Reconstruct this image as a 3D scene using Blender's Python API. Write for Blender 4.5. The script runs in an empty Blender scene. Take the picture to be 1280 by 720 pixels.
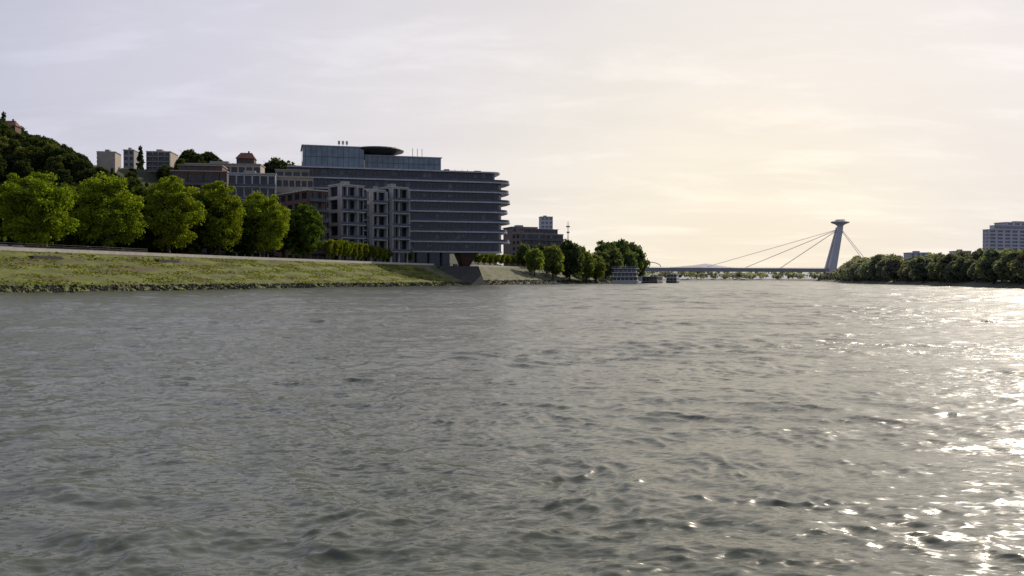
import bpy, math, random
import numpy as np
random.seed(7); rng=np.random.RandomState(7)
SC=bpy.context.scene; COL=SC.collection
F=1100.0; HZ=349.0; CH=2.8
def R(a): return math.radians(a)
def at(px,D): return ((px-640)/F*D, D)
def zy(py,D): return CH+(HZ-py)/F*D
def smooth(a,b,x):
    t=min(1,max(0,(x-a)/(b-a))); return t*t*(3-2*t)

# ------------------------------------------------ materials
def nodes(m):
    m.use_nodes=True; nt=m.node_tree; nt.nodes.clear(); return nt
def N(nt,t,**k):
    n=nt.nodes.new(t)
    for a,b in k.items(): setattr(n,a,b)
    return n
def mat(name,col,rough=.7,metal=0,var=.25,scale=.6,bump=0.0,col2=None,spec=.5,scale2=None,stretch=None,col3=None):
    m=bpy.data.materials.new(name); nt=nodes(m); L=nt.links
    o=N(nt,'ShaderNodeOutputMaterial'); p=N(nt,'ShaderNodeBsdfPrincipled'); L.new(p.outputs[0],o.inputs[0])
    g=N(nt,'ShaderNodeNewGeometry'); src=g.outputs['Position']
    if stretch:
        mp=N(nt,'ShaderNodeMapping'); mp.inputs['Scale'].default_value=stretch[0]; mp.inputs['Rotation'].default_value=(0,0,stretch[1]); mp.vector_type='TEXTURE'
        L.new(src,mp.inputs[0]); src=mp.outputs[0]
    n=N(nt,'ShaderNodeTexNoise'); n.inputs['Scale'].default_value=scale; n.inputs['Detail'].default_value=6
    L.new(src,n.inputs['Vector'])
    r=N(nt,'ShaderNodeValToRGB'); r.color_ramp.elements[0].position=.3; r.color_ramp.elements[1].position=.7
    c2=col2 or tuple(min(1,c*(1+var)) for c in col)
    c1=col if col2 else tuple(c*(1-var) for c in col)
    r.color_ramp.elements[0].color=(*c1,1); r.color_ramp.elements[1].color=(*c2,1)
    L.new(n.outputs[0],r.inputs[0]); out=r.outputs[0]
    if col3:   # broad patches of a third colour
        n3=N(nt,'ShaderNodeTexNoise'); n3.inputs['Scale'].default_value=scale*.55; n3.inputs['Detail'].default_value=7; n3.inputs['Roughness'].default_value=.65
        mp3=N(nt,'ShaderNodeMapping'); mp3.inputs['Location'].default_value=(31,17,5); L.new(src,mp3.inputs[0]); L.new(mp3.outputs[0],n3.inputs['Vector'])
        r3=N(nt,'ShaderNodeMapRange'); L.new(n3.outputs[0],r3.inputs[0]); r3.inputs[1].default_value=.5; r3.inputs[2].default_value=.64
        mx=N(nt,'ShaderNodeMix',data_type='RGBA'); L.new(r3.outputs[0],mx.inputs[0]); L.new(out,mx.inputs[6]); mx.inputs[7].default_value=(*col3,1); out=mx.outputs[2]
    L.new(out,p.inputs['Base Color'])
    p.inputs['Roughness'].default_value=rough; p.inputs['Metallic'].default_value=metal
    p.inputs['Specular IOR Level'].default_value=spec
    if bump:
        b=N(nt,'ShaderNodeBump'); b.inputs['Distance'].default_value=bump; b.inputs['Strength'].default_value=.8
        n2=N(nt,'ShaderNodeTexNoise'); n2.inputs['Scale'].default_value=scale2 or scale*4; n2.inputs['Detail'].default_value=5
        L.new(g.outputs['Position'],n2.inputs['Vector'])
        L.new(n2.outputs[0],b.inputs['Height']); L.new(b.outputs[0],p.inputs['Normal'])
    return m
def leafmat():
    m=bpy.data.materials.new('foliage'); nt=nodes(m); L=nt.links
    o=N(nt,'ShaderNodeOutputMaterial')
    oi=N(nt,'ShaderNodeObjectInfo'); g=N(nt,'ShaderNodeNewGeometry'); 
    n=N(nt,'ShaderNodeTexNoise'); n.inputs['Scale'].default_value=.45; n.inputs['Detail'].default_value=3
    L.new(g.outputs['Position'],n.inputs['Vector'])
    a=N(nt,'ShaderNodeMath',operation='MULTIPLY_ADD'); L.new(n.outputs[0],a.inputs[0]); a.inputs[1].default_value=1.1; a.inputs[2].default_value=.2
    b=N(nt,'ShaderNodeMath',operation='MULTIPLY_ADD'); L.new(g.outputs['Random Per Island'],b.inputs[0]); b.inputs[1].default_value=.5; L.new(a.outputs[0],b.inputs[2])
    mx=N(nt,'ShaderNodeVectorMath',operation='SCALE'); L.new(oi.outputs['Color'],mx.inputs[0]); L.new(b.outputs[0],mx.inputs['Scale'])
    d=N(nt,'ShaderNodeBsdfDiffuse'); L.new(mx.outputs[0],d.inputs[0])
    t=N(nt,'ShaderNodeBsdfTranslucent')
    ty=N(nt,'ShaderNodeVectorMath',operation='MULTIPLY'); L.new(mx.outputs[0],ty.inputs[0]); ty.inputs[1].default_value=(1.6,1.6,.6)
    L.new(ty.outputs[0],t.inputs[0])
    ms=N(nt,'ShaderNodeMixShader'); ms.inputs[0].default_value=.5
    L.new(d.outputs[0],ms.inputs[1]); L.new(t.outputs[0],ms.inputs[2]); L.new(ms.outputs[0],o.inputs[0])
    return m
M={}
M['leaf']=leafmat()
M['bark']=mat('bark',(.05,.038,.028),.9,bump=.05,scale=2)
M['paving']=mat('promenade_paving',(.16,.15,.13),.85)
M['ground']=mat('hill_ground',(.018,.024,.008),.95,col2=(.04,.045,.016),scale=.08)
M['conc']=mat('pale_concrete',(.48,.44,.37),.85,var=.15,scale=.8)
M['dconc']=mat('dark_concrete',(.045,.042,.038),.85,var=.35,scale=.8)
M['white']=mat('off_white_render',(.40,.39,.40),.8,var=.12,scale=.5)
M['slab']=mat('grey_fascia_panel',(.38,.37,.42),.5,var=.15,scale=.5)
M['mull']=mat('grey_aluminium_mullion',(.13,.135,.15),.5,var=.15)
M['dglass']=mat('dark_tinted_glass',(.012,.017,.030),.1,var=.7,scale=.35,spec=.5)
M['rail']=mat('glass_balustrade',(.045,.056,.08),.2,var=.4,scale=.3,spec=.4)
M['pglass']=mat('pale_blue_glass',(.105,.15,.19),.12,var=.4,scale=.25,spec=.7)
M['metal']=mat('dark_metal',(.04,.04,.045),.45,metal=.3)
M['lmetal']=mat('light_metal',(.35,.35,.36),.4,metal=.5)
M['blind']=mat('grey_blind',(.14,.15,.17),.8)
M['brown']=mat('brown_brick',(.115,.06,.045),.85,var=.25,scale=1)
M['brownh']=mat('hazy_brown_render',(.17,.135,.135),.85,var=.2,scale=1)  # brown paled by distance haze put into the base colour
M['beige']=mat('beige_render',(.34,.29,.24),.85,var=.12)
M['grey']=mat('grey_render',(.24,.235,.24),.85,var=.15)
M['red']=mat('rust_brown_cladding',(.05,.018,.015),.6)
M['tile']=mat('red_roof_tile',(.13,.05,.035),.85,var=.3,scale=2)
M['hazeb']=mat('hazy_pale_render',(.44,.44,.50),.9,var=.08,scale=.1)  # aerial haze painted in as a pale bluish wall colour
M['hazew']=mat('hazy_window',(.18,.19,.24),.5,var=.1)  # dark panes lightened in base colour to stand for haze
M['bridge']=mat('bridge_grey_steel',(.30,.30,.335),.7,var=.1,scale=.1)
M['pylon']=mat('bridge_pylon_paint',(.42,.41,.47),.6,var=.08,scale=.1)
M['shipw']=mat('ship_white_paint',(.5,.49,.47),.5,var=.08)
M['shipd']=mat('ship_dark_hull',(.03,.035,.05),.5)
M['rubber']=mat('rubber',(.02,.02,.02),.9)
M['car1']=mat('silver_car_paint',(.4,.4,.42),.3,metal=.5); M['car2']=mat('dark_car_paint',(.03,.03,.05),.25)
M['stone']=mat('riprap_stone',(.016,.015,.010),.95,var=.6,scale=1.5)
M['farland']=mat('far_land',(.15,.16,.14),.95,scale=.02)  # pale grey-green with the distance haze mixed into the colour
bankrot=math.atan2(57,18.5)
M['grass']=mat('bank_grass',(.045,.060,.008),.95,col2=(.15,.16,.025),scale=.4,bump=.2,scale2=1.3,stretch=((3,1,1),bankrot),col3=(.075,.062,.026))
M['bankstone']=mat('bank_stone_and_weeds',(.05,.062,.018),.95,col2=(.19,.17,.11),scale=.35,bump=.2,scale2=1.5,stretch=((2,1,1),bankrot),col3=(.07,.085,.02))

# ------------------------------------------------ mesh helpers
class MB:
    def __init__(s): s.v=[]; s.f=[]
    def hexa(s,b,t):
        i=len(s.v); s.v+=list(b)+list(t)
        s.f+=[(i+3,i+2,i+1,i),(i+4,i+5,i+6,i+7)]+[(i+k,i+(k+1)%4,i+4+(k+1)%4,i+4+k) for k in range(4)]
        return s
    def box(s,x0,x1,y0,y1,z0,z1):
        return s.hexa([(x0,y0,z0),(x1,y0,z0),(x1,y1,z0),(x0,y1,z0)],[(x0,y0,z1),(x1,y0,z1),(x1,y1,z1),(x0,y1,z1)])
    def prism(s,poly,z0,z1,poly2=None):
        n=len(poly); i=len(s.v); p2=poly2 or poly
        s.v+=[(x,y,z0) for x,y in poly]+[(x,y,z1) for x,y in p2]
        s.f.append(tuple(range(i+n-1,i-1,-1))); s.f.append(tuple(range(i+n,i+2*n)))
        s.f+=[(i+k,i+(k+1)%n,i+n+(k+1)%n,i+n+k) for k in range(n)]
        return s
    def tube(s,p0,p1,r0,r1=None,n=6):
        r1=r0 if r1 is None else r1
        a=np.array(p0,float); b=np.array(p1,float); d=b-a; d/=np.linalg.norm(d)
        u=np.cross(d,(0,0,1) if abs(d[2])<.9 else (1,0,0)); u/=np.linalg.norm(u); w=np.cross(d,u)
        i=len(s.v)
        for c,r in ((a,r0),(b,r1)):
            for k in range(n):
                q=c+r*(math.cos(2*math.pi*k/n)*u+math.sin(2*math.pi*k/n)*w); s.v.append(tuple(q))
        s.f+=[(i+k,i+(k+1)%n,i+n+(k+1)%n,i+n+k) for k in range(n)]
        s.f.append(tuple(range(i+n-1,i-1,-1))); s.f.append(tuple(range(i+n,i+2*n)))
        return s
    def lathe(s,prof,cx=0,cy=0,n=28):
        i=len(s.v)
        for r,z in prof:
            for k in range(n): s.v.append((cx+r*math.cos(2*math.pi*k/n),cy+r*math.sin(2*math.pi*k/n),z))
        for j in range(len(prof)-1):
            for k in range(n):
                a=i+j*n; s.f.append((a+k,a+(k+1)%n,a+n+(k+1)%n,a+n+k))
        s.f.append(tuple(range(i+n-1,i-1,-1))); s.f.append(tuple(range(i+(len(prof)-1)*n,i+len(prof)*n)))
        return s
    def mesh(s,name,m):
        me=bpy.data.meshes.new(name); me.from_pydata(s.v,[],s.f); me.materials.append(m); me.update(); return me
    def build(s,name,m,parent=None,loc=None):
        return ob(name,s.mesh(name,m),parent,loc)
def ob(name,me,parent=None,loc=None,rz=0):
    o=bpy.data.objects.new(name,me); COL.objects.link(o)
    if parent: o.parent=parent
    if loc is not None: o.location=loc
    if rz: o.rotation_euler=(0,0,rz)
    return o
def tag(o,label=None,cat=None,group=None,kind=None):
    if label: o['label']=label
    if cat: o['category']=cat
    if group: o['group']=group
    if kind: o['kind']=kind
    return o
def thing(name,label,cat,loc=(0,0,0),rz=0,group=None):
    return tag(ob(name,None,None,loc,rz),label,cat,group)
def npmesh(name,V,Q,m,smooth_=False):
    me=bpy.data.meshes.new(name); nv=len(V); nq=len(Q)
    me.vertices.add(nv); me.vertices.foreach_set('co',V.astype(np.float32).ravel())
    me.loops.add(nq*4); me.loops.foreach_set('vertex_index',Q.astype(np.int32).ravel())
    me.polygons.add(nq); me.polygons.foreach_set('loop_start',np.arange(0,nq*4,4,dtype=np.int32))
    if smooth_: me.polygons.foreach_set('use_smooth',np.ones(nq,dtype=bool))
    me.update(calc_edges=True); me.materials.append(m); return me

# ------------------------------------------------ terrain
WL=[(-215,-300),(-150,0),(-99.5,171),(-81,228),(-62,285),(-32,370),(0,440),(67,616),(108,800),(160,1300),(330,2000)]
def bankX(Y):
    return float(np.interp(Y,[p[1] for p in WL],[p[0] for p in WL]))
INL=(-.94,.33)
def bank_pt(Y,t): return (bankX(Y)+INL[0]*t,Y+INL[1]*t)
def bank_at(px,t):   # point on the line t metres inland from the waterline, seen in the direction px
    k=(px-640)/F; lo,hi=50.,1900.
    for _ in range(40):
        m=(lo+hi)/2; x,y=bank_pt(m,t)
        if x/y<k: lo=m
        else: hi=m
    return bank_pt(lo,t)
def gz(X,Y):
    H=float(np.interp(X,[-600,-320,-270,-220,-135,-60,0],[95,80,62,56,52,28,0]))
    st=float(np.interp(X,[-200,-100],[300,455]))
    return 9.2+H*smooth(st,st+200,Y)
def slope_z(t):  # offset inland -> height
    return float(np.interp(t,[-8,0,1.5,20],[-3,-.1,.9,9.2]))
def nz(x,y,s=1): 
    return (math.sin(x*1.3*s+y*.7*s)+math.sin(x*-.6*s+y*1.7*s+1.3)+math.sin(x*2.9*s+y*2.3*s+2.1)*.5)/2.5
def strip(name,Y0,Y1,n,offs,zf,m,label=None,noise=0):
    V=[];Q=[]
    k=len(offs)
    for i in range(n+1):
        Y=Y0+(Y1-Y0)*i/n; X=bankX(Y)
        for j,t in enumerate(offs):
            x=X+INL[0]*t; y=Y+INL[1]*t
            z=zf(t,x,y)+(noise*nz(x,y)*(1 if 0<j<k-1 else 0))
            V.append((x,y,z))
    for i in range(n):
        for j in range(k-1):
            a=i*k+j; Q.append((a,a+k,a+k+1,a+1)[::-1])
    o=ob(name,npmesh(name,np.array(V),np.array(Q),m,True)); o['kind']='structure'; return o
offs=[-8,-3,0,.7,1.5]+list(np.linspace(2.5,19.2,22))+[20]
YS=388
strip('grass_riverbank',-300,YS,700,offs,lambda t,x,y:slope_z(t),M['grass'],noise=.1)
strip('stone_riverbank',YS,2000,500,offs,lambda t,x,y:slope_z(t),M['bankstone'],noise=.12)
strip('promenade',-300,2000,300,[20,26,34],lambda t,x,y:9.2,M['paving'])
strip('hill',-300,2000,230,[34,38,45,55,65,75,90,105,120,140,160,180,200,225,250,280,310,350,400,460,540,700,1000,2000],
      lambda t,x,y:gz(x,y) if t>34 else 9.2,M['ground'])
# right bank
WR=[(120,-300),(140,100),(150,257),(185,400),(228,600),(330,900),(445,1300),(600,2000)]
def rX(Y): return float(np.interp(Y,[p[1] for p in WR],[p[0] for p in WR]))
V=[];Q=[];ro=[-6,0,2,5,9,30,100,400,3000]; rz_=[-2,-.05,.8,1.6,2.4,3,3.2,3.5,4]
for i in range(301):
    Y=-300+2300*i/300
    for t,z in zip(ro,rz_): V.append((rX(Y)+t,Y,z+.2*nz(rX(Y)+t,Y)*(z>0)))
k=len(ro)
for i in range(300):
    for j in range(k-1):
        a=i*k+j; Q.append((a,a+1,a+k+1,a+k))
o=ob('right_riverbank',npmesh('right_riverbank',np.array(V),np.array(Q),mat('right_bank_soil',(.06,.065,.045),.95,col2=(.10,.095,.075),scale=.3),True)); o['kind']='structure'
# far land
fb=MB()
X0,X1=-4000,5000
fb.v=[(X0,1990,-2),(X1,1990,-2),(X1,2020,3.5),(X0,2020,3.5),(X1,9500,4),(X0,9500,4)]; fb.f=[(0,1,2,3),(3,2,4,5)]
tag(fb.build('far_shore',M['farland']),kind='structure')
def hillband(name,D,pts,m):
    V=[];Q=[]
    n=60
    pxs=np.linspace(pts[0][0],pts[-1][0],n+1)
    for px in pxs:
        y=float(np.interp(px,[p[0] for p in pts],[p[1] for p in pts]))
        z=max(5,zy(y,D)+ 2*nz(px*.3,1))
        X=(px-640)/F*D
        for dy,f in ((-500,0),(-200,.6),(0,1),(300,.8),(900,0)): V.append((X,D+dy,3+f*(z-3)))
    for i in range(n):
        for j in range(4):
            a=i*5+j; Q.append((a,a+5,a+6,a+1)[::-1])
    o=ob(name,npmesh(name,np.array(V),np.array(Q),m,True)); o['kind']='structure'
hillband('far_hills',6500,[(560,344),(700,340),(800,338),(862,332),(885,329),(912,334),(960,339),(1100,341),(1400,343)],mat('hazy_hills',(.44,.425,.46),1,var=.05,scale=.002))  # haze over the hills is painted as their pale base colour

# ------------------------------------------------ water
def water():
    rs=[3.0]; 
    while rs[-1]<700: rs.append(rs[-1]*1.0044)
    while rs[-1]<11000: rs.append(rs[-1]*1.06)
    rs=np.array(rs)
    NF=980
    a1=np.linspace(R(-37),R(37),NF); a2=np.linspace(R(37),R(323),90)[1:-1]
    th=np.concatenate([a1,a2]); na=len(th); nr=len(rs)
    Rr,T=np.meshgrid(rs,th,indexing='ij')
    X=Rr*np.sin(T); Y=Rr*np.cos(T); Z=np.zeros_like(X); DX=np.zeros_like(X); DY=np.zeros_like(X)
    sp=rs*.0044
    g=np.random.RandomState(11)
    nw=200
    lam=np.exp(np.linspace(math.log(.12),math.log(20),nw))*np.exp(g.normal(0,.03,nw))
    front=slice(0,NF)
    XF=X[:,front]; YF=Y[:,front]
    # current swirls bend the wave pattern
    WX=XF.copy(); WY=YF.copy()
    for _ in range(9):
        l=g.uniform(2.0,14); d=g.uniform(0,6.28); a=l*.028
        p=(XF*math.cos(d)+YF*math.sin(d))*2*math.pi/l+g.uniform(0,6.28)
        WX+=a*np.sin(p)*-math.sin(d)*1.4; WY+=a*np.sin(p+1.1)*math.cos(d)
    def env(lo,hi,n,amp,a,b):
        E=np.ones((nr,NF))
        for _ in range(n):
            l=math.exp(g.uniform(math.log(lo),math.log(hi))); d=g.uniform(0,6.28)
            E+=amp*np.sin((WX*math.cos(d)*.55+WY*math.sin(d))*2*math.pi/l+g.uniform(0,6.28))
        return np.clip(E,a,b)
    ES=env(1.2,12,12,.22,.2,2.1); EM=env(5,30,10,.22,.25,1.9); EL_=env(20,90,6,.2,.5,1.5)
    for l in lam:
        k=2*math.pi/l
        ang=math.radians(262)+g.normal(0,1.15 if l<.8 else (.85 if l<3 else .6))
        dx,dy=math.cos(ang),math.sin(ang)
        s=.0195 if l<.6 else (.0145 if l<2.2 else (.0080 if l<5 else .0045))
        E=ES if l<.9 else (EM if l<4 else EL_)
        w=np.clip((l/sp-2.2)/2.0,0,1)
        if l>3: w=w*np.clip((rs-l*6)/(l*10),0.15,1)
        # seen from low down, the far ripples are carried by the longer waves
        if l>.8: w=w*(1+1.3*np.clip((rs-25)/150,0,1))
        idx=np.where(w>0.001)[0]
        if len(idx)==0: continue
        i1=idx[-1]+1; i0=idx[0]
        x=WX[i0:i1]; y=WY[i0:i1]; ph=k*(x*dx+y*dy)+g.uniform(0,6.28)
        A=(s/k)*w[i0:i1,None]*E[i0:i1]
        fade=np.clip((9000-rs[i0:i1])/9000,0,1)[:,None]
        Z[i0:i1,front]+=A*np.sin(ph)*fade
        c=A*np.cos(ph)*.9
        DX[i0:i1,front]+=c*dx; DY[i0:i1,front]+=c*dy
    edge=np.clip((R(37)-np.abs(a1))/R(2),0,1)[None,:]
    Z[:,front]*=edge; DX[:,front]*=edge; DY[:,front]*=edge
    V=np.stack([X+DX,Y+DY,Z],-1).reshape(-1,3)
    V=np.vstack([V,[[0,0,0]]])
    i=np.arange(nr-1)[:,None]; j=np.arange(na)[None,:]; j2=(j+1)%na
    Q=np.stack([i*na+j,(i+1)*na+j,(i+1)*na+j2,i*na+j2],-1).reshape(-1,4)[:,::-1]
    me=npmesh('river_water',V,Q,M['water'],True)
    at_=me.attributes.new('chop','FLOAT','POINT')
    ch=np.clip((np.log(Rr)-math.log(12))/(math.log(400)-math.log(12)),0,1).ravel()
    at_.data.foreach_set('value',np.append(ch,0).astype(np.float32))
    o=ob('river_water',me); o['kind']='structure'
def watermat():
    m=bpy.data.materials.new('river_water'); nt=nodes(m); L=nt.links
    o=N(nt,'ShaderNodeOutputMaterial')
    a=N(nt,'ShaderNodeAttribute',attribute_name='chop')
    g=N(nt,'ShaderNodeNewGeometry')
    n0=N(nt,'ShaderNodeTexNoise'); n0.inputs['Scale'].default_value=.09; n0.inputs['Detail'].default_value=4; n0.inputs['Distortion'].default_value=1.2
    mpp=N(nt,'ShaderNodeMapping'); mpp.inputs['Scale'].default_value=(.6,1.3,1); L.new(g.outputs['Position'],mpp.inputs[0])
    L.new(g.outputs['Position'],n0.inputs['Vector'])
    acc=g.outputs['Normal']
    st=N(nt,'ShaderNodeMapRange'); L.new(n0.outputs[0],st.inputs[0]); st.inputs[1].default_value=.38; st.inputs[2].default_value=.62; st.inputs[3].default_value=.45; st.inputs[4].default_value=1.1
    for sc,k in ((9,1.0),(2.2,.55)):
        n=N(nt,'ShaderNodeTexNoise'); n.inputs['Scale'].default_value=sc; n.inputs['Detail'].default_value=3; n.inputs['Distortion'].default_value=.8
        L.new(mpp.outputs[0],n.inputs['Vector'])
        s1=N(nt,'ShaderNodeVectorMath',operation='SUBTRACT'); L.new(n.outputs['Color'],s1.inputs[0]); s1.inputs[1].default_value=(.5,.5,.5)
        s2=N(nt,'ShaderNodeVectorMath',operation='MULTIPLY'); L.new(s1.outputs[0],s2.inputs[0]); s2.inputs[1].default_value=(k,k,0)
        s3=N(nt,'ShaderNodeVectorMath',operation='SCALE'); L.new(s2.outputs[0],s3.inputs[0]); L.new(st.outputs[0],s3.inputs['Scale'])
        ad=N(nt,'ShaderNodeVectorMath',operation='ADD'); L.new(acc,ad.inputs[0]); L.new(s3.outputs[0],ad.inputs[1]); acc=ad.outputs[0]
    nn=N(nt,'ShaderNodeVectorMath',operation='NORMALIZE'); L.new(acc,nn.inputs[0])
    P=[]
    for r0,r1 in ((.06,.09),(.27,.36)):   # clean faces, and faces roughened by capillary ripples
        p=N(nt,'ShaderNodeBsdfPrincipled'); p.inputs['Base Color'].default_value=(.065,.072,.05,1); p.inputs['IOR'].default_value=1.35
        r=N(nt,'ShaderNodeMapRange'); L.new(a.outputs['Fac'],r.inputs[0]); r.inputs[3].default_value=r0; r.inputs[4].default_value=r1
        L.new(r.outputs[0],p.inputs['Roughness']); L.new(nn.outputs[0],p.inputs['Normal']); P.append(p)
    mx=N(nt,'ShaderNodeMixShader'); mx.inputs[0].default_value=.55
    L.new(P[0].outputs[0],mx.inputs[1]); L.new(P[1].outputs[0],mx.inputs[2]); L.new(mx.outputs[0],o.inputs[0])
    return m
M['water']=watermat(); water()

# ------------------------------------------------ trees
def leaves(g,n,shape,size,nclump,clr,flat=.0):
    C=np.array([shape() for _ in range(nclump)])
    cr=g.uniform(.6,1.25,nclump)*clr
    idx=g.randint(0,nclump,n)
    d=g.normal(size=(n,3)); d/=np.linalg.norm(d,axis=1)[:,None]
    d[:,2]=np.where(g.rand(n)<.6,np.abs(d[:,2]),d[:,2])
    P=C[idx]+d*(cr[idx]*g.uniform(.5,1.12,n))[:,None]*np.array([1,1,.85])
    nrm=d+g.normal(size=(n,3))*.65; nrm/=np.linalg.norm(nrm,axis=1)[:,None]
    u=np.cross(nrm,g.normal(size=(n,3))); u/=np.linalg.norm(u,axis=1)[:,None]; w=np.cross(nrm,u)
    s=(size*g.uniform(.6,1.3,n))[:,None]
    V=np.stack([P-u*s*.5-w*s*.15,P+w*s*.45*1,P+u*s*.5+w*s*.1,P-w*s*.5],1).reshape(-1,3)
    return V,np.arange(4*n).reshape(-1,4)
def tree_mesh(seed,H,W,base,nl,size,nc,clr,taper=0.0):
    g=np.random.RandomState(seed)
    cz=(H+base)/2; hz=(H-base)/2; rx=W/2
    ph=g.uniform(0,6.28,4)
    def shape():
        d=g.normal(size=3); d/=np.linalg.norm(d)
        r=g.uniform(.15,1)**.42
        an=math.atan2(d[1],d[0]); wob=1+.10*math.sin(2*an+ph[0])+.08*math.sin(3*an+ph[1])+.07*math.sin(4*d[2]+ph[2])
        k=1-taper*(d[2]*.5+.5)
        return (d[0]*r*(rx-clr)*wob*k,d[1]*r*(rx-clr)*wob*k,cz+d[2]*r*(hz-clr*.8))
    V,Q=leaves(g,nl,shape,size,nc,clr)
    V[:,2]=np.maximum(V[:,2],base*.5)
    crown=npmesh('crown',V,Q,M['leaf'])
    t=MB(); p=(0,0,-.5); r=W*.026+.08
    top=cz+hz*.3
    segs=5
    for i in range(segs):
        q=(g.normal()*.15,g.normal()*.15,-.5+(top+.5)*(i+1)/segs); t.tube(p,q,r*(1-i/segs*.8),r*(1-(i+1)/segs*.8),7); 
        if i>=1:
            for _ in range(3):
                a=g.uniform(0,6.28); l=rx*g.uniform(.45,.8)
                t.tube(q,(q[0]+math.cos(a)*l,q[1]+math.sin(a)*l,q[2]+l*g.uniform(.4,.9)),r*.35,r*.08,5)
        p=q
    return t.mesh('trunk',M['bark']),crown
def tree(meshes,loc,label,color,group=None,sc=1,rz=None,name='broadleaf_tree',sxy=1,cat='tree'):
    t=thing(name,label,cat,loc,random.uniform(0,6.28) if rz is None else rz,group)
    t.scale=(sc*sxy,sc*sxy,sc)
    ob('trunk',meshes[0],t); c=ob('crown',meshes[1],t); j=random.uniform(.85,1.15)
    c.color=(color[0]*j,color[1]*random.uniform(.93,1.07)*j,color[2]*j,1); return t
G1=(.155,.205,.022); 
front=[ # px, top y, width px
 (45,207,106,'leftmost big round yellow-green tree on the promenade beside the railing'),
 (135,214,94,'second big yellow-green tree from the left on the promenade'),
 (212,214,90,'big yellow-green tree above the right-hand dark landing of the grass bank'),
 (274,224,82,'fourth promenade tree from the left, round yellow-green crown before the beige block'),
 (330,238,72,'fifth promenade tree from the left, yellow-green crown before the brown brick building'),
 (381,252,56,'smaller darker green tree at the right end of the promenade row'),]
for i,(px,ty,wp,lab) in enumerate(front):
    X,Y=bank_at(px,28+(i%2)*2); H=zy(ty,Y)-9.2; W=wp/F*Y
    tm=tree_mesh(20+i,H,W,H*.05,26000,.50,180,W*.085,.08)
    tree(tm,(X,Y,9.2),lab,G1 if i<5 else (.07,.105,.02),'promenade trees')
TM=[tree_mesh(50+i,12,11,1.2,5200,.8,70,1.5,.15) for i in range(4)]
TB=[tree_mesh(80+i,12,12,.3,5500,.8,80,1.6,.2) for i in range(4)]
TS=tree_mesh(61,6,4.8,1.0,2600,.38,36,.8)
CON=tree_mesh(71,14,5.5,.6,2800,.6,60,.8,.75)
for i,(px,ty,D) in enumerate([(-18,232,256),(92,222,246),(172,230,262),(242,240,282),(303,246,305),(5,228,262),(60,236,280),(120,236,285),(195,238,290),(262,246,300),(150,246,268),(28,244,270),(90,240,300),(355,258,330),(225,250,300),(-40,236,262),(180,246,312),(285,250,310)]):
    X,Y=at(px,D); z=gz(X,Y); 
    tree(TB[i%4],(X,Y,z),'dark shaded tree behind the bright promenade row' ,(.055,.08,.016),'shaded trees behind the promenade row',(zy(ty,D)-z)/12,sxy=1.15)  # shade behind the row is put into a darker leaf colour
for i in range(17):
    px=410+i*6.4; X,Y=bank_at(px,25)
    tree(TS,(X,Y,9.2),'small yellow-green street tree in the row below the white apartment blocks',(.13,.155,.02),'small trees below the white blocks',(zy(295+i*1.0+random.uniform(-1.5,2),Y)-9.2)/6,name='small_street_tree',sxy=.72)
for i in range(10):
    px=598+i*7; X,Y=bank_at(px,26)
    tree(TS,(X,Y,9.2),'small yellow-green tree in the row right of the glass building',(.13,.155,.03),'small trees right of the glass building',(zy(314+i*.4,Y)-9.2)/6,name='small_street_tree',sxy=1.1)
for i,(px,ty,D,c,lab) in enumerate([
 (655,303,520,0,None),(668,308,500,1,'bright green tree beyond the glass building, before the middle of the brown apartment house'),(691,303,520,1,'bright yellow-green tree beyond the glass building, left of the dark tall tree'),
 (712,299,540,0,'tall dark green tree under the thin mast beyond the glass building'),(733,312,560,1,None),(744,316,590,0,None),(676,304,560,0,None),(702,308,600,0,None),(725,306,600,0,None),
 (757,298,660,0,'dark round tree at the left of the clump above the white ship'),(775,297,690,0,'tallest dark round tree of the clump above the white ship'),(790,303,720,0,'dark tree right of the tallest one above the white ship'),(797,312,760,0,'rightmost dark tree of the clump above the white ship'),
 (765,308,640,0,None),(783,312,680,0,None),(745,318,570,1,None),(752,312,630,0,None),(771,306,720,0,None),(738,320,620,0,None)]):
    X,Y=at(px,D); z=9.2; dd=bankX(Y)-X
    if dd<20: z=slope_z(max(2.5,dd))-.5
    tree(TB[i%4],(X,Y,z),lab or ('small dark green tree filling the clump beyond the glass building' if c==0 else 'small light green tree filling the clump beyond the glass building'),
       (.075,.098,.05) if c==0 else (.13,.16,.05),'left bank trees beyond the glass building',(zy(ty,D)-z)/12,sxy=.85)
# hill wood
sky_px=[-80,0,14,30,60,100,108,112,218,224,232,275,283,330,335,375,380]
sky_y=[138,138,166,162,171,190,196,205,205,199,186,188,200,200,194,204,212]
cnt=0
g=random.Random(5)
def hill_tree(px,D):
    global cnt
    X,Y=at(px,D); z=gz(X,Y)
    h=g.uniform(9,16); lim=float(np.interp(px,sky_px,sky_y))+g.uniform(0,5)
    h=min(h,zy(lim,D)-z)
    if h<5 or z<12: return
    con=g.random()<.12
    cm=CON if con else TB[cnt%4]; hh=14 if con else 12
    q=g.random()
    tree(cm,(X,Y,z-.8),'dark green tree in the wood on the hillside at the left',(.036,.05,.022) if q<.6 else ((.058,.075,.027) if q<.86 else (.095,.105,.038)),'trees of the hillside wood',(h+.8)/hh,name='hillside_tree',sxy=g.uniform(.75,1.1)); cnt+=1
for _ in range(150): hill_tree(g.uniform(-30,112),g.uniform(415,575))
for _ in range(110): hill_tree(g.uniform(104,240),g.uniform(410,560))
for _ in range(35): hill_tree(g.uniform(225,384),g.uniform(470,580))
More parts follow.
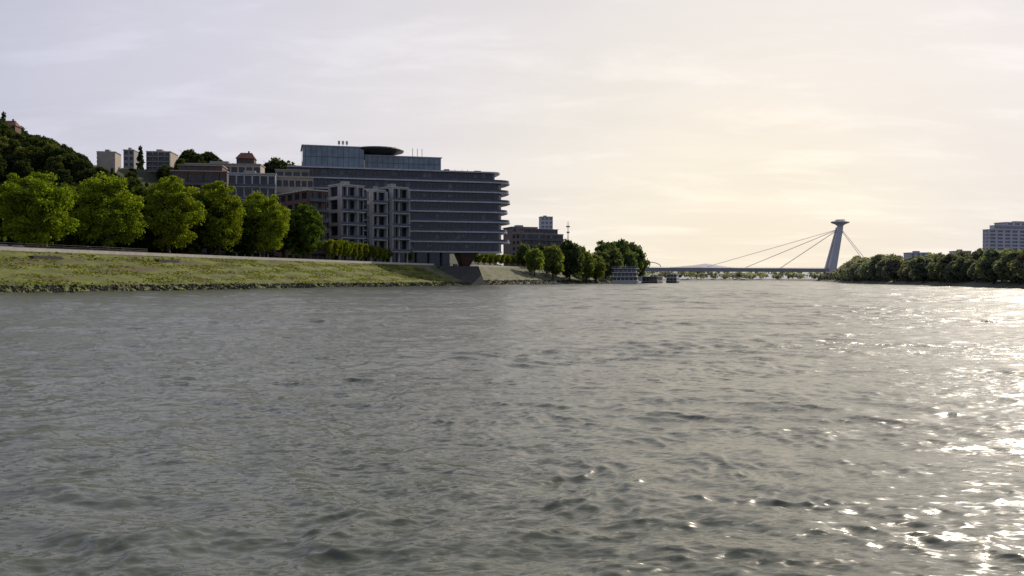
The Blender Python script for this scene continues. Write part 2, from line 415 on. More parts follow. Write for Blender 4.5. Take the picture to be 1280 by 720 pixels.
for px,ty,D,lab in [(6,139,560,'dark tree on the hilltop beside the small house at the far left'),(24,155,560,'dark tree on the hilltop just right of the small house'),(176,181,520,'slim dark conifer between the beige and the wide hill buildings'),(236,184,520,'round dark tree on the ridge left of the red-roofed house'),(262,186,520,'round dark tree on the ridge next to the red-roofed house'),(345,195,540,'dark tree on the ridge behind the beige block'),(364,199,530,'dark tree on the ridge just left of the pale rooftop glass box')]:
    X,Y=at(px,D); z=gz(X,Y); cm=CON if px in(176,6) else TM[px%4]; hh=14 if cm is CON else 12
    h=zy(ty,D)-z
    tree(cm,(X,Y,z-.5),lab,(.04,.055,.025),None,h/hh,name='hillside_tree')
# right bank
g=random.Random(9); cnt=0
for row in range(3):
    Y=225.0+row*12
    while Y<1250:
        Xb=rX(Y)+5+row*9+g.uniform(-2,3)
        px=640+F*Xb/Y
        if px<1320:
            top=float(np.interp(px,[1030,1050,1060,1090,1130,1180,1230,1300],[343,340,329,323,325,320,316,315]))+g.choice([-5,-1,0,3,8])*(1 if px>1062 else .2)+g.uniform(-2,3)-row*1.0
            h=max(4,zy(top,Y)-1.4)
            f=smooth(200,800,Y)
            c=tuple(a*(1-f)+b*f for a,b in zip((.11,.125,.10),(.25,.26,.27))); j=g.uniform(.75,1.3); c=tuple(a*j for a in c)  # distance haze painted into leaf colour, paler and greyer farther off
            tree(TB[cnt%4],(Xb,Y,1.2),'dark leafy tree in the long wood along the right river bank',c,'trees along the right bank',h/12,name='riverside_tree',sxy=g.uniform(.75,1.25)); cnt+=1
        Y+=(6 if Y<450 else 10)*g.uniform(.8,1.3)*(1+row*.25)*(1+max(0,Y-600)/500)
def wood_mass(name,label,pts,n,size,color):
    g=np.random.RandomState(len(pts)+n)
    P=np.array([pts[g.randint(len(pts))] for _ in range(260)],float)
    C=[]
    for x,y,z,h in P: C.append((x+g.normal()*10,y+g.normal()*10,z+h*g.uniform(.35,1)))
    C=np.array(C); it=iter(range(10**9))
    V,Q=leaves(g,n,lambda:C[next(it)],size,len(C),6.5)
    o=ob(name,npmesh(name,V,Q,M['leaf'])); o.color=(*color,1); tag(o,label,'wood',kind='stuff')
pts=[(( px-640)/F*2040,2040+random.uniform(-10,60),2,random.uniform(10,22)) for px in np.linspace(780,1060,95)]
wood_mass('far_wood','hazy grey-green tree line on the far shore under the bridge deck',pts,12000,4,(.28,.29,.29))  # haze baked into the pale leaf colour

# grass tufts and riprap
g=np.random.RandomState(4); n=20000
Yb=g.uniform(150,YS,n); t=g.uniform(2.4,19.6,n)
bx=np.interp(Yb,[p[1] for p in WL],[p[0] for p in WL])
keep=np.array([nz(a*.1,b*.9)+nz(a*.31,b*.4)*.7+g.uniform(-.4,.4)>.05 for a,b in zip(Yb,t)])
Yb,t,bx=Yb[keep],t[keep],bx[keep]; n=len(t)
P=np.stack([bx+INL[0]*t,Yb+INL[1]*t,np.interp(t,[-8,0,1.5,20],[-3,-.1,.9,9.2])],1)
a=g.uniform(0,6.28,n); u=np.stack([np.cos(a),np.sin(a),np.zeros(n)],1)*g.uniform(.1,.4,n)[:,None]
up=np.stack([g.normal(size=n)*.12,g.normal(size=n)*.12,g.uniform(.1,.3,n)],1)
V=np.stack([P-u,P+u,P+u*.6+up,P-u*.5+up*.9],1).reshape(-1,3)
o=ob('grass_tufts',npmesh('grass_tufts',V,np.arange(4*n).reshape(-1,4),M['leaf'])); o.color=(.12,.135,.016,1)
tag(o,'rough yellow-green grass tufts on the left river bank','grass',kind='stuff')
rk=MB()
for i in range(6000):
    Y=random.uniform(140,620); tt=random.uniform(-.6,2.6)*(1 if Y<400 else 1.8); X=bankX(Y)+INL[0]*tt; y=Y+INL[1]*tt; z=slope_z(tt)
    s=random.uniform(.25,.8); q=[(X+s*random.uniform(.6,1.2)*math.cos(k*2.094+i),y+s*random.uniform(.6,1.2)*math.sin(k*2.094+i),z-.1+s*random.uniform(-.2,.2)) for k in range(3)]
    b=len(rk.v); rk.v+=q+[(X,y,z+s*random.uniform(.4,.7)),(X,y,z-s)]
    for k in range(3): rk.f+=[(b+k,b+(k+1)%3,b+3),(b+(k+1)%3,b+k,b+4)]
tag(rk.build('shore_stones',M['stone']),'dark loose stones along the waterline of the left bank','stones',kind='stuff')

# ------------------------------------------------ promenade wall, railing, landings, lamp, cars
w=MB(); ys=np.linspace(150,402,60)
for a,b in zip(ys[:-1],ys[1:]):
    p0=bank_pt(a,20.02);p1=bank_pt(b,20.02);p2=bank_pt(b,20.6);p3=bank_pt(a,20.6)
    w.hexa([(*p,8.7) for p in(p0,p1,p2,p3)],[(*p,10.0) for p in(p0,p1,p2,p3)])
tag(w.build('parapet_wall',M['conc']),'long low pale concrete wall along the top of the grass bank','wall')
w=MB(); ys=np.linspace(420,800,50)
for a,b in zip(ys[:-1],ys[1:]):
    p0=bank_pt(a,20.02);p1=bank_pt(b,20.02);p2=bank_pt(b,20.8);p3=bank_pt(a,20.8)
    w.hexa([(*p,8.7) for p in(p0,p1,p2,p3)],[(*p,10.1) for p in(p0,p1,p2,p3)])
tag(w.build('parapet_wall',M['conc']),'low pale wall atop the stony bank right of the glass building','wall')
rl=thing('railing','thin dark metal railing at the top of the bank below the leftmost tree','railing',(0,0,0))
hr=MB(); ys=np.linspace(170,232,40)
for z in (10.15,10.5,10.95):
    for a,b in zip(ys[:-1],ys[1:]): hr.tube((*bank_pt(a,20.3),z),(*bank_pt(b,20.3),z),.035,n=4)
hr.build('rail',M['metal'],rl)
for y in ys[::2]:
    MB().tube((*bank_pt(y,20.3),9.85),(*bank_pt(y,20.3),10.97),.05,n=5).build('post',M['metal'],rl)
for pxl,lab in ((55,'dark stone landing cut into the top of the grass bank below the leftmost tree'),(207,'dark stone landing cut into the top of the grass bank, the right-hand one of two')):
    px,py=bank_at(pxl,17.0)
    L=thing('stone_landing',lab,'landing',(px,py,7.75),bankrot)
    MB().box(-4,4,-1.2,3.0,-1.2,.35).build('platform',M['dconc'],L)
    MB().box(-4,4,2.3,2.9,.353,1.3).build('back_wall',M['dconc'],L)
    for k in range(3): MB().box(4.01+k*.8,4.8+k*.8,-1.0,2.2,-1.2,.0-k*.35).build('step',M['dconc'],L)
X,Y=bank_at(409,22)
lp=thing('street_lamp','slim dark street lamp on the promenade right of the last big tree','lamp',(X,Y,9.2))
MB().tube((0,0,0),(0,0,.5),.18,.14).tube((0,0,.5),(0,0,6.2),.1,.06).build('pole',M['metal'],lp)
MB().tube((0,0,6.2),(1.1,-.2,6.5),.05).build('arm',M['metal'],lp); MB().box(.8,1.6,-.35,-.05,6.42,6.56).build('lamp_head',M['lmetal'],lp)
def car(px,t_,rz,m,label):
    X,Y=bank_at(px,t_); c=thing('parked_car',label,'car',(X,Y,9.21),rz)
    prof=[(-2.2,.35),(2.2,.35),(2.25,.75),(2.05,.92),(1.15,1.02),(-1.6,1.05),(-2.15,.95),(-2.25,.6)]
    b=MB(); n=len(prof); i=0
    for y in(-.88,.88): b.v+=[(x,y,z) for x,z in prof]
    b.f=[tuple(range(n))[::1],tuple(range(2*n-1,n-1,-1))]+[(k,n+k,n+(k+1)%n,(k+1)%n) for k in range(n)]
    b.build('body',m,c)
    MB().hexa([(-1.6,-.8,1.04),(1.15,-.8,1.01),(1.15,.8,1.01),(-1.6,.8,1.04)],[(-1.1,-.62,1.42),(.35,-.62,1.42),(.35,.62,1.42),(-1.1,.62,1.42)]).build('cabin_glass',M['dglass'],c)
    MB().box(-1.08,.33,-.63,.63,1.423,1.47).build('roof',m,c)
    for x in(-1.4,1.4):
        for y in(-.9,.9):
            wl=MB().tube((x,y-.1,.33),(x,y+.1,.33),.33,n=14).build('wheel',M['rubber'],c); MB().tube((x,y-.11,.33),(x,y+.11,.33),.18,n=10).build('rim',M['lmetal'],wl)
    for y in(-.6,.6): MB().box(2.2,2.27,y-.18,y+.18,.62,.76).build('headlight',M['white'],c)
car(4,23.5,R(70),M['car1'],'silver car parked at the far left edge of the promenade')
car(24,23.5,R(72),M['car2'],'dark car parked right of the silver one at the far left')

# ------------------------------------------------ buildings
def solve(cx,cy,u,px):
    k=(px-640)/F; return (k*cy-cx)/(u[0]-k*u[1])
def bld(name,label,cat,theta,pxL,pxC,pxR,D,ytop,floors,cols,lcols,wall,glass='dglass',base=9.2,depth=None,group=None,wfrac=.62,hfrac=.55,balc=0,roofm=None,roof='flat',rec=.35,setback=0,railm='rail'):
    th=R(theta); cx,cy=at(pxC,D)
    u=(math.cos(th),math.sin(th)); v=(-math.sin(th),math.cos(th))
    w=solve(cx,cy,u,pxR); d=depth if depth else solve(cx,cy,v,pxL)
    H=zy(ytop,D)-base; fh=H/floors
    t=thing(name,label,cat,(cx,cy,base),th,group)
    b=MB(); r=rec
    b.box(r,w,r,d,-3,H-.02)
    cw=w/cols; pw=cw*(1-wfrac); wh=fh*hfrac; sill=fh*(1-hfrac)*.6
    for f in range(floors):
        z0=f*fh
        zl=0 if f else -3
        b.box(0,w,0,r-.003,z0+ (zl if f==0 else -(fh-sill-wh)),z0+sill)
        for c in range(cols+1):
            xa=max(0,c*cw-pw/2); xb=min(w,c*cw+pw/2)
            b.box(xa,xb,.003,r-.003,z0+sill,z0+sill+wh)
    b.box(0,w,0,r-.003,H-(fh-sill-wh),H)
    if lcols:
        lw=d/lcols; lp_=lw*(1-wfrac)
        for f in range(floors):
            z0=f*fh
            b.box(0,r-.003,r,d,z0+(-3 if f==0 else -(fh-sill-wh)),z0+sill)
            for c in range(lcols+1):
                ya=max(r,c*lw-lp_/2); yb=min(d,c*lw+lp_/2); b.box(.003,r-.003,ya,yb,z0+sill,z0+sill+wh)
        b.box(0,r-.003,r,d,H-(fh-sill-wh),H)
    b.build('wall',M[wall],t)
    ww=cw-pw
    pm=MB().box(0,ww,0,.04,0,wh).mesh('window',M[glass]); fm=MB().box(ww*.5-.06,ww*.5+.06,-.05,0,0,wh).box(0,ww,-.05,-.001,0,.1).mesh('frame',M['metal'])
    nwin=0
    for f in range(floors-1,-1,-1):
        for c in range(cols):
            if nwin<98:
                o=ob('window',pm,t,(c*cw+pw/2,r-.06,f*fh+sill)); nwin+=1
                if D<400: ob('frame',fm,o)
    if lcols:
        lw2=lw-lp_
        pm2=MB().box(0,.04,0,lw2,0,wh).mesh('window',M[glass])
        for f in range(floors-1,-1,-1):
            for c in range(lcols):
                if nwin<98: ob('window',pm2,t,(r-.06,c*lw+lp_/2,f*fh+sill)); nwin+=1
    if balc:
        for f in range(1,floors):
            z=f*fh
            bo=MB().box(.05,w-.05,-balc,-.002,z-.25,z).build('balcony',M[wall],t)
            MB().box(.08,w-.08,-balc+.02,-balc+.08,z+.001,z+1.05).build('railing',M[railm],bo)
            for c in range(0,cols+1,2):
                xx=min(max(.1,c*cw-.12),w-.36); MB().box(xx,xx+.24,-balc+.1,-.004,z+.002,z+fh-.26).build('divider',M[wall],bo)
    rm=M[roofm] if roofm else M['conc']
    if roof=='flat':
        ro=MB().box(-.35,w+.3,-.35,d+.3,H+.003,H+.45).build('roof',rm,t)
        if setback:
            st_=MB().box(w*.12,w*.9,d*.15,d*.9,H+.452,H+.45+setback).build('penthouse',M[wall],t)
            n_=max(3,int(w*.78/3)); q_=w*.78/n_
            for c in range(n_): MB().box(w*.12+c*q_+.3,w*.12+(c+1)*q_-.3,d*.15-.06,d*.15-.003,H+.45+setback*.25,H+.45+setback*.8).build('window',M[glass],st_)
            MB().box(w*.12-.4,w*.9+.4,d*.15-.6,d*.9+.3,H+.453+setback,H+.8+setback).build('penthouse_roof',rm,t)
        else: MB().box(w*.3,w*.55,d*.3,d*.6,H+.45,H+2.0).build('roof_cabin',M['grey'],ro)
    else:
        hh=min(w,d)*.45; i=MB(); e=.6
        i.v=[(-e,-e,H),(w+e,-e,H),(w+e,d+e,H),(-e,d+e,H),(w*.18,d/2,H+hh),(w*.82,d/2,H+hh)]
        i.f=[(3,2,1,0),(0,1,5,4),(1,2,5),(2,3,4,5),(3,0,4)]
        ro=i.build('roof',rm,t); MB().box(w*.6,w*.6+.9,d*.5-.4,d*.5+.4,H+hh*.5,H+hh+1).build('chimney',M['brown'],ro)
    return t,w,d,H
bld('apartment_block','leftmost and nearest white apartment block with stacked balconies','building',42,411,424,455,366,231,6,3,1,'white',balc=2.0,wfrac=.9,hfrac=.74,roofm='white',rec=1.2)
bld('apartment_block','narrow white apartment block, middle one of the three','building',42,459,463,482,376,238,6,2,1,'white',balc=2.0,wfrac=.9,hfrac=.74,roofm='white',rec=1.2)
bld('apartment_block','right-hand white apartment block against the dark glass building','building',40,471,488,510,382,234,6,2,1,'white',balc=2.0,wfrac=.9,hfrac=.74,roofm='white',rec=1.2)
bld('brick_building','brown brick building with rows of windows behind the last promenade trees','building',40,342,385,409,350,238,7,3,5,'brown',wfrac=.66,hfrac=.6,balc=1.2,roofm='conc')
bld('grey_block','grey block with white balcony bands above the fourth promenade tree','building',12,286,286,345,370,217,7,6,0,'white',depth=16,wfrac=.82,hfrac=.62,balc=1.5,roofm='white',rec=.8)
bld('beige_block','beige block with bands of windows left of the dark glass building','building',12,338,338,392,384,222,7,7,0,'beige',depth=18,wfrac=.8,hfrac=.5,roofm='beige',setback=3.2)
bld('terraced_block','brown terraced block with dark windows behind the third promenade tree','building',8,214,214,284,395,214,7,7,0,'brown',depth=16,wfrac=.75,hfrac=.5,roofm='beige',balc=1.3,setback=2.4)
bld('penthouse_block','pale low block rising behind the brown terraced one','building',6,232,232,326,430,205,8,10,0,'beige',depth=12,wfrac=.8,hfrac=.5,roofm='beige')
hb=gz(*at(130,470))-3
bld('hillside_block','beige hillside apartment block left of the slim conifer','building',10,122,130,152,470,194,5,4,2,'beige',base=hb,depth=None,roofm='grey',hfrac=.6,wfrac=.75)
bld('hillside_block','wide beige hillside block with dark window bands right of the slim conifer','building',5,184,184,214,480,190,6,4,0,'beige',base=gz(*at(200,480))-4,depth=14,roofm='conc',hfrac=.62,wfrac=.85,balc=1.2)
bld('hillside_block','small grey block just left of the slim conifer on the hill','building',5,155,155,168,520,188,5,2,0,'grey',base=gz(*at(160,520))-4,depth=10,roofm='conc',hfrac=.6)
bld('hill_house','small hilltop house with a red hipped roof at the far left','house',8,2,2,20,540,157,2,3,0,'brown',base=zy(178,540),depth=9,roof='hip',roofm='tile',hfrac=.5)
bld('ridge_house','dark house with a red hipped roof on the ridge above the grey block','house',8,296,296,318,540,198,2,4,0,'brown',base=zy(214,540),depth=9,roof='hip',roofm='tile',hfrac=.5)
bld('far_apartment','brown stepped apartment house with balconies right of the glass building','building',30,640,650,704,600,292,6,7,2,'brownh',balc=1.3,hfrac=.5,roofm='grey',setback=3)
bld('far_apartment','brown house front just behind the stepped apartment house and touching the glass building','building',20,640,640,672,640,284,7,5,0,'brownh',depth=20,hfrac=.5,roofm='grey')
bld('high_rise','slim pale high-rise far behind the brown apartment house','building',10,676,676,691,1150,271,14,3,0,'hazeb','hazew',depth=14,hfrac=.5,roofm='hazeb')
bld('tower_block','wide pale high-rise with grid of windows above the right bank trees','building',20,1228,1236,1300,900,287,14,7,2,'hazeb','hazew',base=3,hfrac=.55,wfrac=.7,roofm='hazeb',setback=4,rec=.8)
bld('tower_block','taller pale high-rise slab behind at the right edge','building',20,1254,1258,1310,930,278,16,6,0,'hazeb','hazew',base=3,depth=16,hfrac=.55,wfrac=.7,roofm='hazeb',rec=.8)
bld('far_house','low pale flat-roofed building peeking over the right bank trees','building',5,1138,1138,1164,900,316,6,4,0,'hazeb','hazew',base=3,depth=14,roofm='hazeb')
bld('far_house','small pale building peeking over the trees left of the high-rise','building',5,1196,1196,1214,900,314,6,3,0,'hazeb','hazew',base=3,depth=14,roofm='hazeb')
X,Y=at(710,605)
ms=thing('mast','thin mast with two antenna panels beyond the brown apartment house','mast',(X,Y,9.2)); zt=zy(277,605)-9.2
MB().tube((0,0,0),(0,0,zt),.5,.2,5).build('pole',M['metal'],ms)
for zc,hw in ((zt-4,1.3),(zt-8,1.0)): MB().box(-hw,hw,-.3,.3,zc,zc+1.1).build('antenna_panel',M['lmetal'],ms)

# main glass building
th=R(15)
GB=thing('glass_office_building','long dark glass building with pale floor bands and stepped right end over the bank','building',(-100,392,0),th)
Lc=93; DP=26
def foot(inset,e,x0=0):
    p=[(x0,inset),(Lc,inset)]
    ry=DP/2-inset; rx=10.5-inset+e
    for k in range(1,16):
        a=-math.pi/2+math.pi*k/16; c_,s_=math.cos(a),math.sin(a)
        p.append((Lc+rx*abs(c_)**.62,DP/2+ry*math.copysign(abs(s_)**.62,s_)))
    p+=[(Lc,DP-inset),(x0,DP-inset)]
    return p
z0=15.6; nf=8; fh=(53.2-z0)/nf
ext=[-3.0,.9,-.3,1.2,.0,1.3,.7,1.0,-4.2]
rg=random.Random(2)
bm_=[MB().box(0,1.75,0,.035,-h,0).mesh('blind',M['blind']) for h in (1.2,2.2,3.4)]
for f in range(nf+1):
    z=z0+f*fh; e=ext[f]
    MB().prism(foot(0,e),z-.32,z+.32).build('floor_slab',M['slab'],GB)
    if f<nf:
        gi=1.7; ge=-1.6 if f<nf-1 else -5.2
        gl=MB().prism(foot(gi,ge),z+.322,z+fh-.322).build('window_band',M['dglass'],GB)
        mu=MB()
        x=1.0; last=0
        while x<Lc-2:
            mu.box(x-.09,x+.09,gi-.3,gi-.002,z+.33,z+fh-.33)
            if rg.random()<.22: ob('blind',rg.choice(bm_),gl,(x+.12,gi-.045,z+fh-.34))
            x+=2.0
        pe=foot(gi,ge)[1:17]
        for p in pe: mu.box(p[0]-.08,p[0]+.08,p[1]-.08,p[1]+.08,z+.33,z+fh-.33)
        mu.build('mullions',M['mull'],gl)
        ra=MB(); fo=foot(.12,e-.1)[:17]; fi=foot(.2,e-.2)[:17]
        for k in range(16):
            ra.hexa([(*fo[k],z+.323),(*fo[k+1],z+.323),(*fi[k+1],z+.323),(*fi[k],z+.323)],[(*fo[k],z+1.35),(*fo[k+1],z+1.35),(*fi[k+1],z+1.35),(*fi[k],z+1.35)])
        if f>0: ra.build('balustrade',M['rail'],GB)
MB().box(0,74,3,22,5,z0-.33).build('ground_floor',M['dglass'],GB)
for x in range(4,72,6): MB().tube((x,1.2,8),(x,1.2,z0-.33),.35,n=8).build('column',M['dconc'],GB)
MB().hexa([(80.5,3,8.9),(83.5,3,8.9),(83.5,12,8.9),(80.5,12,8.9)],[(78.5,1.5,z0-.33),(87.5,1.5,z0-.33),(87.5,16,z0-.33),(78.5,16,z0-.33)]).build('slanted_pier',M['red'],GB)
ZR=53.2+.33
def lx(px): return solve(-100,392,(math.cos(th),math.sin(th)),px)
def gbox(name,pxa,pxb,y0,y1,zt,m='pglass'):
    xa,xb=lx(pxa),lx(pxb)
    g_=MB().box(xa,xb,y0,y1,ZR,zt).build(name,M[m],GB)
    mu=MB(); x=xa+1.2
    while x<xb: mu.box(x-.08,x+.08,y0-.1,y0-.002,ZR+.1,zt-.1); x+=2.4
    mu.box(xa,xb,y0-.13,y0-.101,(ZR+zt)/2-.12,(ZR+zt)/2+.12)
    mu.build('mullions',M['rail'],g_); MB().box(xa-.5,xb+.5,y0-.5,y1+.5,zt+.003,zt+.4).build('cornice',M['slab'],g_)
gbox('rooftop_glass_box',379,456,3,22,63.0)
gbox('rooftop_glass_box',457.5,554,5.5,21,59.8)
cx_=lx(476)
MB().lathe([(5,60.3),(8,61.3),(11.8,62.3),(12.2,62.9),(11.6,63.5),(0.5,63.6)],cx_,11).build('rooftop_disc',M['metal'],GB)
for px in (426,431,436): 
    x=lx(px); MB().tube((x,10,63.3),(x,10,66.8),.14).box(x-.5,x+.5,9.8,10.2,65.2,66.8).build('antenna',M['lmetal'],GB)
for px in (520,526,532,574,583,590): 
    x=lx(px); zb=60.1 if px<560 else ZR
    MB().tube((x,10,zb),(x,10,zb+(4.5 if px<560 else 1.8)),.12,n=4).build('antenna',M['metal'],GB)
for a,b,h in ((560,566,1.6),(598,606,1.3)): MB().box(lx(a),lx(b),8,14,ZR,ZR+h).build('plant_box',M['grey'],GB)
# dark quay under the overhang
qy=thing('quay_block','dark sloping concrete quay at the water below the overhang of the glass building','quay',(-100,392,0),th)
MB().hexa([(64,-19,-2),(88,-14,-2),(89,18,-2),(60,18,-2)],[(68,-3,8.88),(86.5,-3,8.88),(86.5,18,8.88),(66,18,8.88)]).build('quay_body',M['dconc'],qy)
for k in range(5): MB().box(73+k*2.5,73.15+k*2.5,-2.8,-2.65,8.882,9.9).build('railing_post',M['metal'],qy)
MB().box(68,86.4,-2.85,-2.6,9.9,9.98).build('rail',M['metal'],qy)

# ------------------------------------------------ bridge
DB=1300
BR=thing('cable_stayed_bridge','long flat river bridge hung from one leaning pylon with a disc on top','bridge',(0,DB,0))
def bx_(px): return (px-640)/F*DB
zd=zy(336,DB); PXE=1105
MB().hexa([(bx_(745),-9,zd-3.4),(bx_(PXE),-9,zd-5.4),(bx_(PXE),9,zd-5.4),(bx_(745),9,zd-3.4)],[(bx_(745),-10.5,zd+2.2),(bx_(PXE),-10.5,zd),(bx_(PXE),10.5,zd),(bx_(745),10.5,zd+2.2)]).build('deck',M['bridge'],BR)
rr=MB()
xs_=np.linspace(bx_(746),bx_(PXE),80)
for a,b in zip(xs_[:-1],xs_[1:]):
    za=zd+2.2-2.2*(a-xs_[0])/(xs_[-1]-xs_[0]); zb=zd+2.2-2.2*(b-xs_[0])/(xs_[-1]-xs_[0])
    rr.tube((a,-10.3,za+1.1),(b,-10.3,zb+1.1),.12,n=4); rr.tube((a,-10.3,za),(a,-10.3,za+1.1),.1,n=4)
rr.build('railing',M['bridge'],BR)
for px in (800,1068,1100): MB().box(bx_(px)-2,bx_(px)+2,-8,8,-2,zd-3.6).build('pier',M['bridge'],BR)
tx,tz=bx_(1049),zy(284,DB)
for s in(-1,1):
    b0=bx_(1030); b1=bx_(1040); y0=s*9
    MB().hexa([(b0,y0-3,2),(b1,y0-3,2),(b1,y0+3,2),(b0,y0+3,2)],[(tx-3.6,s*2.6-2.4,tz),(tx+4,s*2.6-2.4,tz),(tx+4,s*2.6+2.4,tz),(tx-3.6,s*2.6+2.4,tz)]).build('pylon_leg',M['pylon'],BR)
MB().box(tx-4.3,tx+3.3,-6,6,tz-9,tz-6).build('crossbeam',M['pylon'],BR)
MB().lathe([(4,tz+.01),(4.5,tz+2),(7,tz+4),(12.8,tz+6.3),(13.2,tz+7.6),(12.2,tz+8.4),(7,tz+9.2),(6.6,tz+11),(.5,tz+11.6)],tx+1,0).build('disc_platform',M['pylon'],BR)
MB().lathe([(13.3,tz+6.7),(13.35,tz+7.3)],tx+1,0).build('window_ring',M['hazew'],BR)
for px,pz in ((884,333),(932,334),(975,335)):
    for s in(-1,1): MB().tube((tx-1,s*2,tz-3),(bx_(px),s*2,zy(pz,DB)-.5),.25,n=5).build('cable',M['pylon'],BR)
for s in(-1,1): MB().tube((tx+2,s*2,tz-3),(bx_(1090),s*6,zy(337,DB)),.36,n=5).build('cable',M['pylon'],BR)
AB=thing('arch_bridge','faint pale arch of a farther bridge left of the long deck','bridge',(0,1750,0))
ar=MB(); pts=[]
for k in range(17):
    a=math.pi*k/16; pts.append(((812-14*math.cos(a)-640)/F*1750,0,zy(334,1750)+10*math.sin(a)))
for a,b in zip(pts[:-1],pts[1:]): ar.tube(a,b,.8,n=5)
ar.build('arch',M['pylon'],AB); MB().box(pts[0][0]-60,pts[-1][0]+80,-5,5,zy(334,1750)-3,zy(334,1750)-.9).build('deck',M['bridge'],AB)

# ------------------------------------------------ ships
def ship(label,px0,px1,D,ytop,length,rot,decks,hullm,cabm,name='moored_ship'):
    X,Y=at((px0+px1)/2,D); wdt=(px1-px0)/F*D; H=zy(ytop,D)
    t=thing(name,label,'ship' if decks>1 else 'boat',(X,Y,0),R(rot))
    hw=wdt/2; L=length; hh=H*.18
    hull=[(-hw,0),(hw,0),(hw,L*.8),(hw*.5,L*.94),(0,L),(-hw*.5,L*.94),(-hw,L*.8)]
    lo=[(x*.86,.6+y*.97) for x,y in hull]
    MB().prism(lo,-.6,hh,hull).build('hull',M[hullm],t)
    dh=(H-hh)/(decks+.35)
    for k in range(decks):
        z=hh+.003+k*dh; iw=hw*(.9-.05*k); y0=1.6+1.8*k; y1=L*(.8-.07*k)
        c=MB().box(-iw,iw,y0,y1,z,z+dh-.3).build('cabin',M[cabm],t)
        MB().box(-hw*.98,hw*.98,.5+k,L*(.84-.06*k),z+dh-.297,z+dh-.03).build('deck',M['shipw'],t)
        n=max(3,int(2*iw/2.2)); ww=2*iw/n
        for q in range(n): MB().box(-iw+q*ww+ww*.08,-iw+q*ww+ww*.92,y0-.05,y0-.004,z+dh*.12,z+dh*.8).build('window',M['dglass'],c)
        m_=min(12,int((y1-y0)/3))
        for q in range(m_):
            for s in (-1,1): MB().box(*( (-iw-.05,-iw-.004) if s<0 else (iw+.004,iw+.05)),y0+q*3+.6,y0+q*3+2.4,z+dh*.28,z+dh*.72).build('window',M['dglass'],c)
        r_=MB(); zz=z+dh-.03
        for q in range(9):
            x=-hw*.95+q*hw*1.9/8; r_.tube((x,.6+k,zz),(x,.6+k,zz+1),.06,n=4)
        r_.tube((-hw*.95,.6+k,zz+1),(hw*.95,.6+k,zz+1),.06,n=4); r_.build('railing',M['lmetal'],t)
    MB().tube((0,L*.4,H-dh*.4),(0,L*.4,H+1.5),.12,n=5).build('mast',M['lmetal'],t)
    return t
ship('large white three-deck passenger ship moored by the dark tree clump',764,798,520,333,42,-9,3,'shipw','shipw')
ship('low dark cargo boat moored right of the white passenger ship',801,822,600,343,26,-20,1,'shipd','grey',name='moored_boat')
ship('small dark-hulled boat with a pale cabin, rightmost of the moored boats',832,846,640,341,20,-18,2,'shipd','shipw',name='moored_boat')
ship('tiny dark boat lying at the stony bank left of the white ship',684,698,470,353.2,4,-60,1,'shipd','grey',name='small_boat')

# ------------------------------------------------ world, sun, camera
AZ=35; EL=33
W=bpy.data.worlds.new('World'); SC.world=W; W.use_nodes=True; nt=W.node_tree; nt.nodes.clear(); L=nt.links
out=N(nt,'ShaderNodeOutputWorld')
sk=N(nt,'ShaderNodeTexSky',sky_type='NISHITA'); sk.sun_disc=False; sk.sun_elevation=R(EL); sk.sun_rotation=R(AZ); sk.dust_density=3; sk.air_density=1.2
b1=N(nt,'ShaderNodeBackground'); b1.inputs[1].default_value=.10; L.new(sk.outputs[0],b1.inputs[0])
tc=N(nt,'ShaderNodeTexCoord'); sx=N(nt,'ShaderNodeSeparateXYZ'); L.new(tc.outputs['Generated'],sx.inputs[0])
ga,ge=R(14),R(0)
dt=N(nt,'ShaderNodeVectorMath',operation='DOT_PRODUCT'); L.new(tc.outputs['Generated'],dt.inputs[0]); dt.inputs[1].default_value=(math.sin(ga)*math.cos(ge),math.cos(ga)*math.cos(ge),math.sin(ge))
cr=N(nt,'ShaderNodeValToRGB'); e=cr.color_ramp.elements
e[0].position=0; e[0].color=(.38,.42,.54,1); e[1].position=1; e[1].color=(1.0,.90,.735,1)
for p_,c_ in ((.68,(.58,.585,.70,1)),(.82,(.69,.675,.765,1)),(.93,(.82,.78,.79,1)),(.975,(.91,.845,.775,1))):
    q=e.new(p_); q.color=c_
L.new(dt.outputs['Value'],cr.inputs[0])
zz=N(nt,'ShaderNodeMath',operation='ADD'); L.new(sx.outputs[2],zz.inputs[0]); zz.inputs[1].default_value=.16
dx=N(nt,'ShaderNodeMath',operation='DIVIDE'); L.new(sx.outputs[0],dx.inputs[0]); L.new(zz.outputs[0],dx.inputs[1])
dy=N(nt,'ShaderNodeMath',operation='DIVIDE'); L.new(sx.outputs[1],dy.inputs[0]); L.new(zz.outputs[0],dy.inputs[1])
cb=N(nt,'ShaderNodeCombineXYZ'); L.new(dx.outputs[0],cb.inputs[0]); L.new(dy.outputs[0],cb.inputs[1])
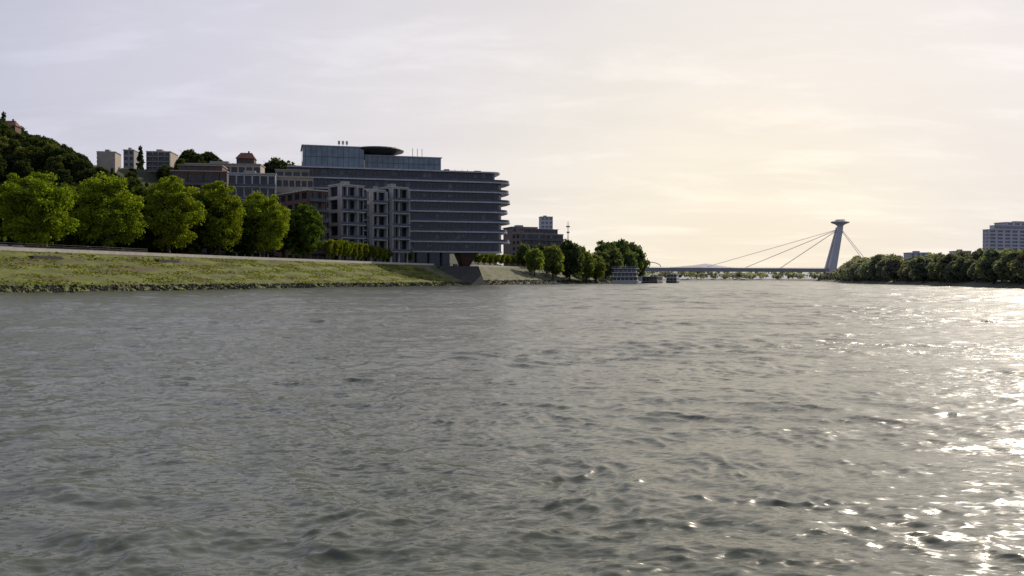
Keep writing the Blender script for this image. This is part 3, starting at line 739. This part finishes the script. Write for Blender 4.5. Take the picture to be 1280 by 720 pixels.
def cloud(rot,scl,nscale,lo,hi,a,b,loc=0):
    mp=N(nt,'ShaderNodeMapping'); mp.inputs['Rotation'].default_value=(0,0,R(rot)); mp.inputs['Scale'].default_value=scl; mp.inputs['Location'].default_value=(loc,loc,0); L.new(cb.outputs[0],mp.inputs[0])
    cn=N(nt,'ShaderNodeTexNoise'); cn.inputs['Scale'].default_value=nscale; cn.inputs['Detail'].default_value=10; cn.inputs['Roughness'].default_value=.6; cn.inputs['Distortion'].default_value=.35
    L.new(mp.outputs[0],cn.inputs['Vector'])
    mr=N(nt,'ShaderNodeMapRange'); mr.interpolation_type='SMOOTHSTEP'; mr.inputs[1].default_value=lo; mr.inputs[2].default_value=hi; mr.inputs[3].default_value=a; mr.inputs[4].default_value=b; L.new(cn.outputs[0],mr.inputs[0])
    return mr
c1=cloud(10,(.7,1.3,1),.9,.35,.68,.96,1.03); c2=cloud(-16,(1.0,2.1,1),1.6,.48,.70,.985,1.08,3)
mm=N(nt,'ShaderNodeMath',operation='MULTIPLY'); L.new(c1.outputs[0],mm.inputs[0]); L.new(c2.outputs[0],mm.inputs[1])
vm=N(nt,'ShaderNodeVectorMath',operation='SCALE'); L.new(cr.outputs[0],vm.inputs[0]); L.new(mm.outputs[0],vm.inputs['Scale'])
b2=N(nt,'ShaderNodeBackground'); L.new(vm.outputs[0],b2.inputs[0]); b2.inputs[1].default_value=1
vf=N(nt,'ShaderNodeMapRange'); L.new(sx.outputs[2],vf.inputs[0]); vf.inputs[1].default_value=.3; vf.inputs[2].default_value=.9; vf.inputs[3].default_value=.95; vf.inputs[4].default_value=.5
ms=N(nt,'ShaderNodeMixShader'); L.new(vf.outputs[0],ms.inputs[0]); L.new(b1.outputs[0],ms.inputs[1]); L.new(b2.outputs[0],ms.inputs[2]); L.new(ms.outputs[0],out.inputs[0])
s=bpy.data.lights.new('sun','SUN'); s.energy=4.0; s.angle=R(.53); s.color=(1,.89,.73)
so=bpy.data.objects.new('sun',s); COL.objects.link(so)
from mathutils import Vector
d=Vector((math.sin(R(AZ))*math.cos(R(EL)),math.cos(R(AZ))*math.cos(R(EL)),math.sin(R(EL))))
so.rotation_euler=d.to_track_quat('Z','Y').to_euler()
cd=bpy.data.cameras.new('camera'); cd.sensor_width=36; cd.lens=36*F/1280; cd.clip_end=30000; cd.clip_start=.1
co_=bpy.data.objects.new('camera',cd); COL.objects.link(co_); co_.location=(0,0,CH); co_.rotation_euler=(R(90)-math.atan(11/F),0,0)
SC.camera=co_
SC.view_settings.view_transform='Standard'; SC.view_settings.look='None'; SC.view_settings.exposure=0
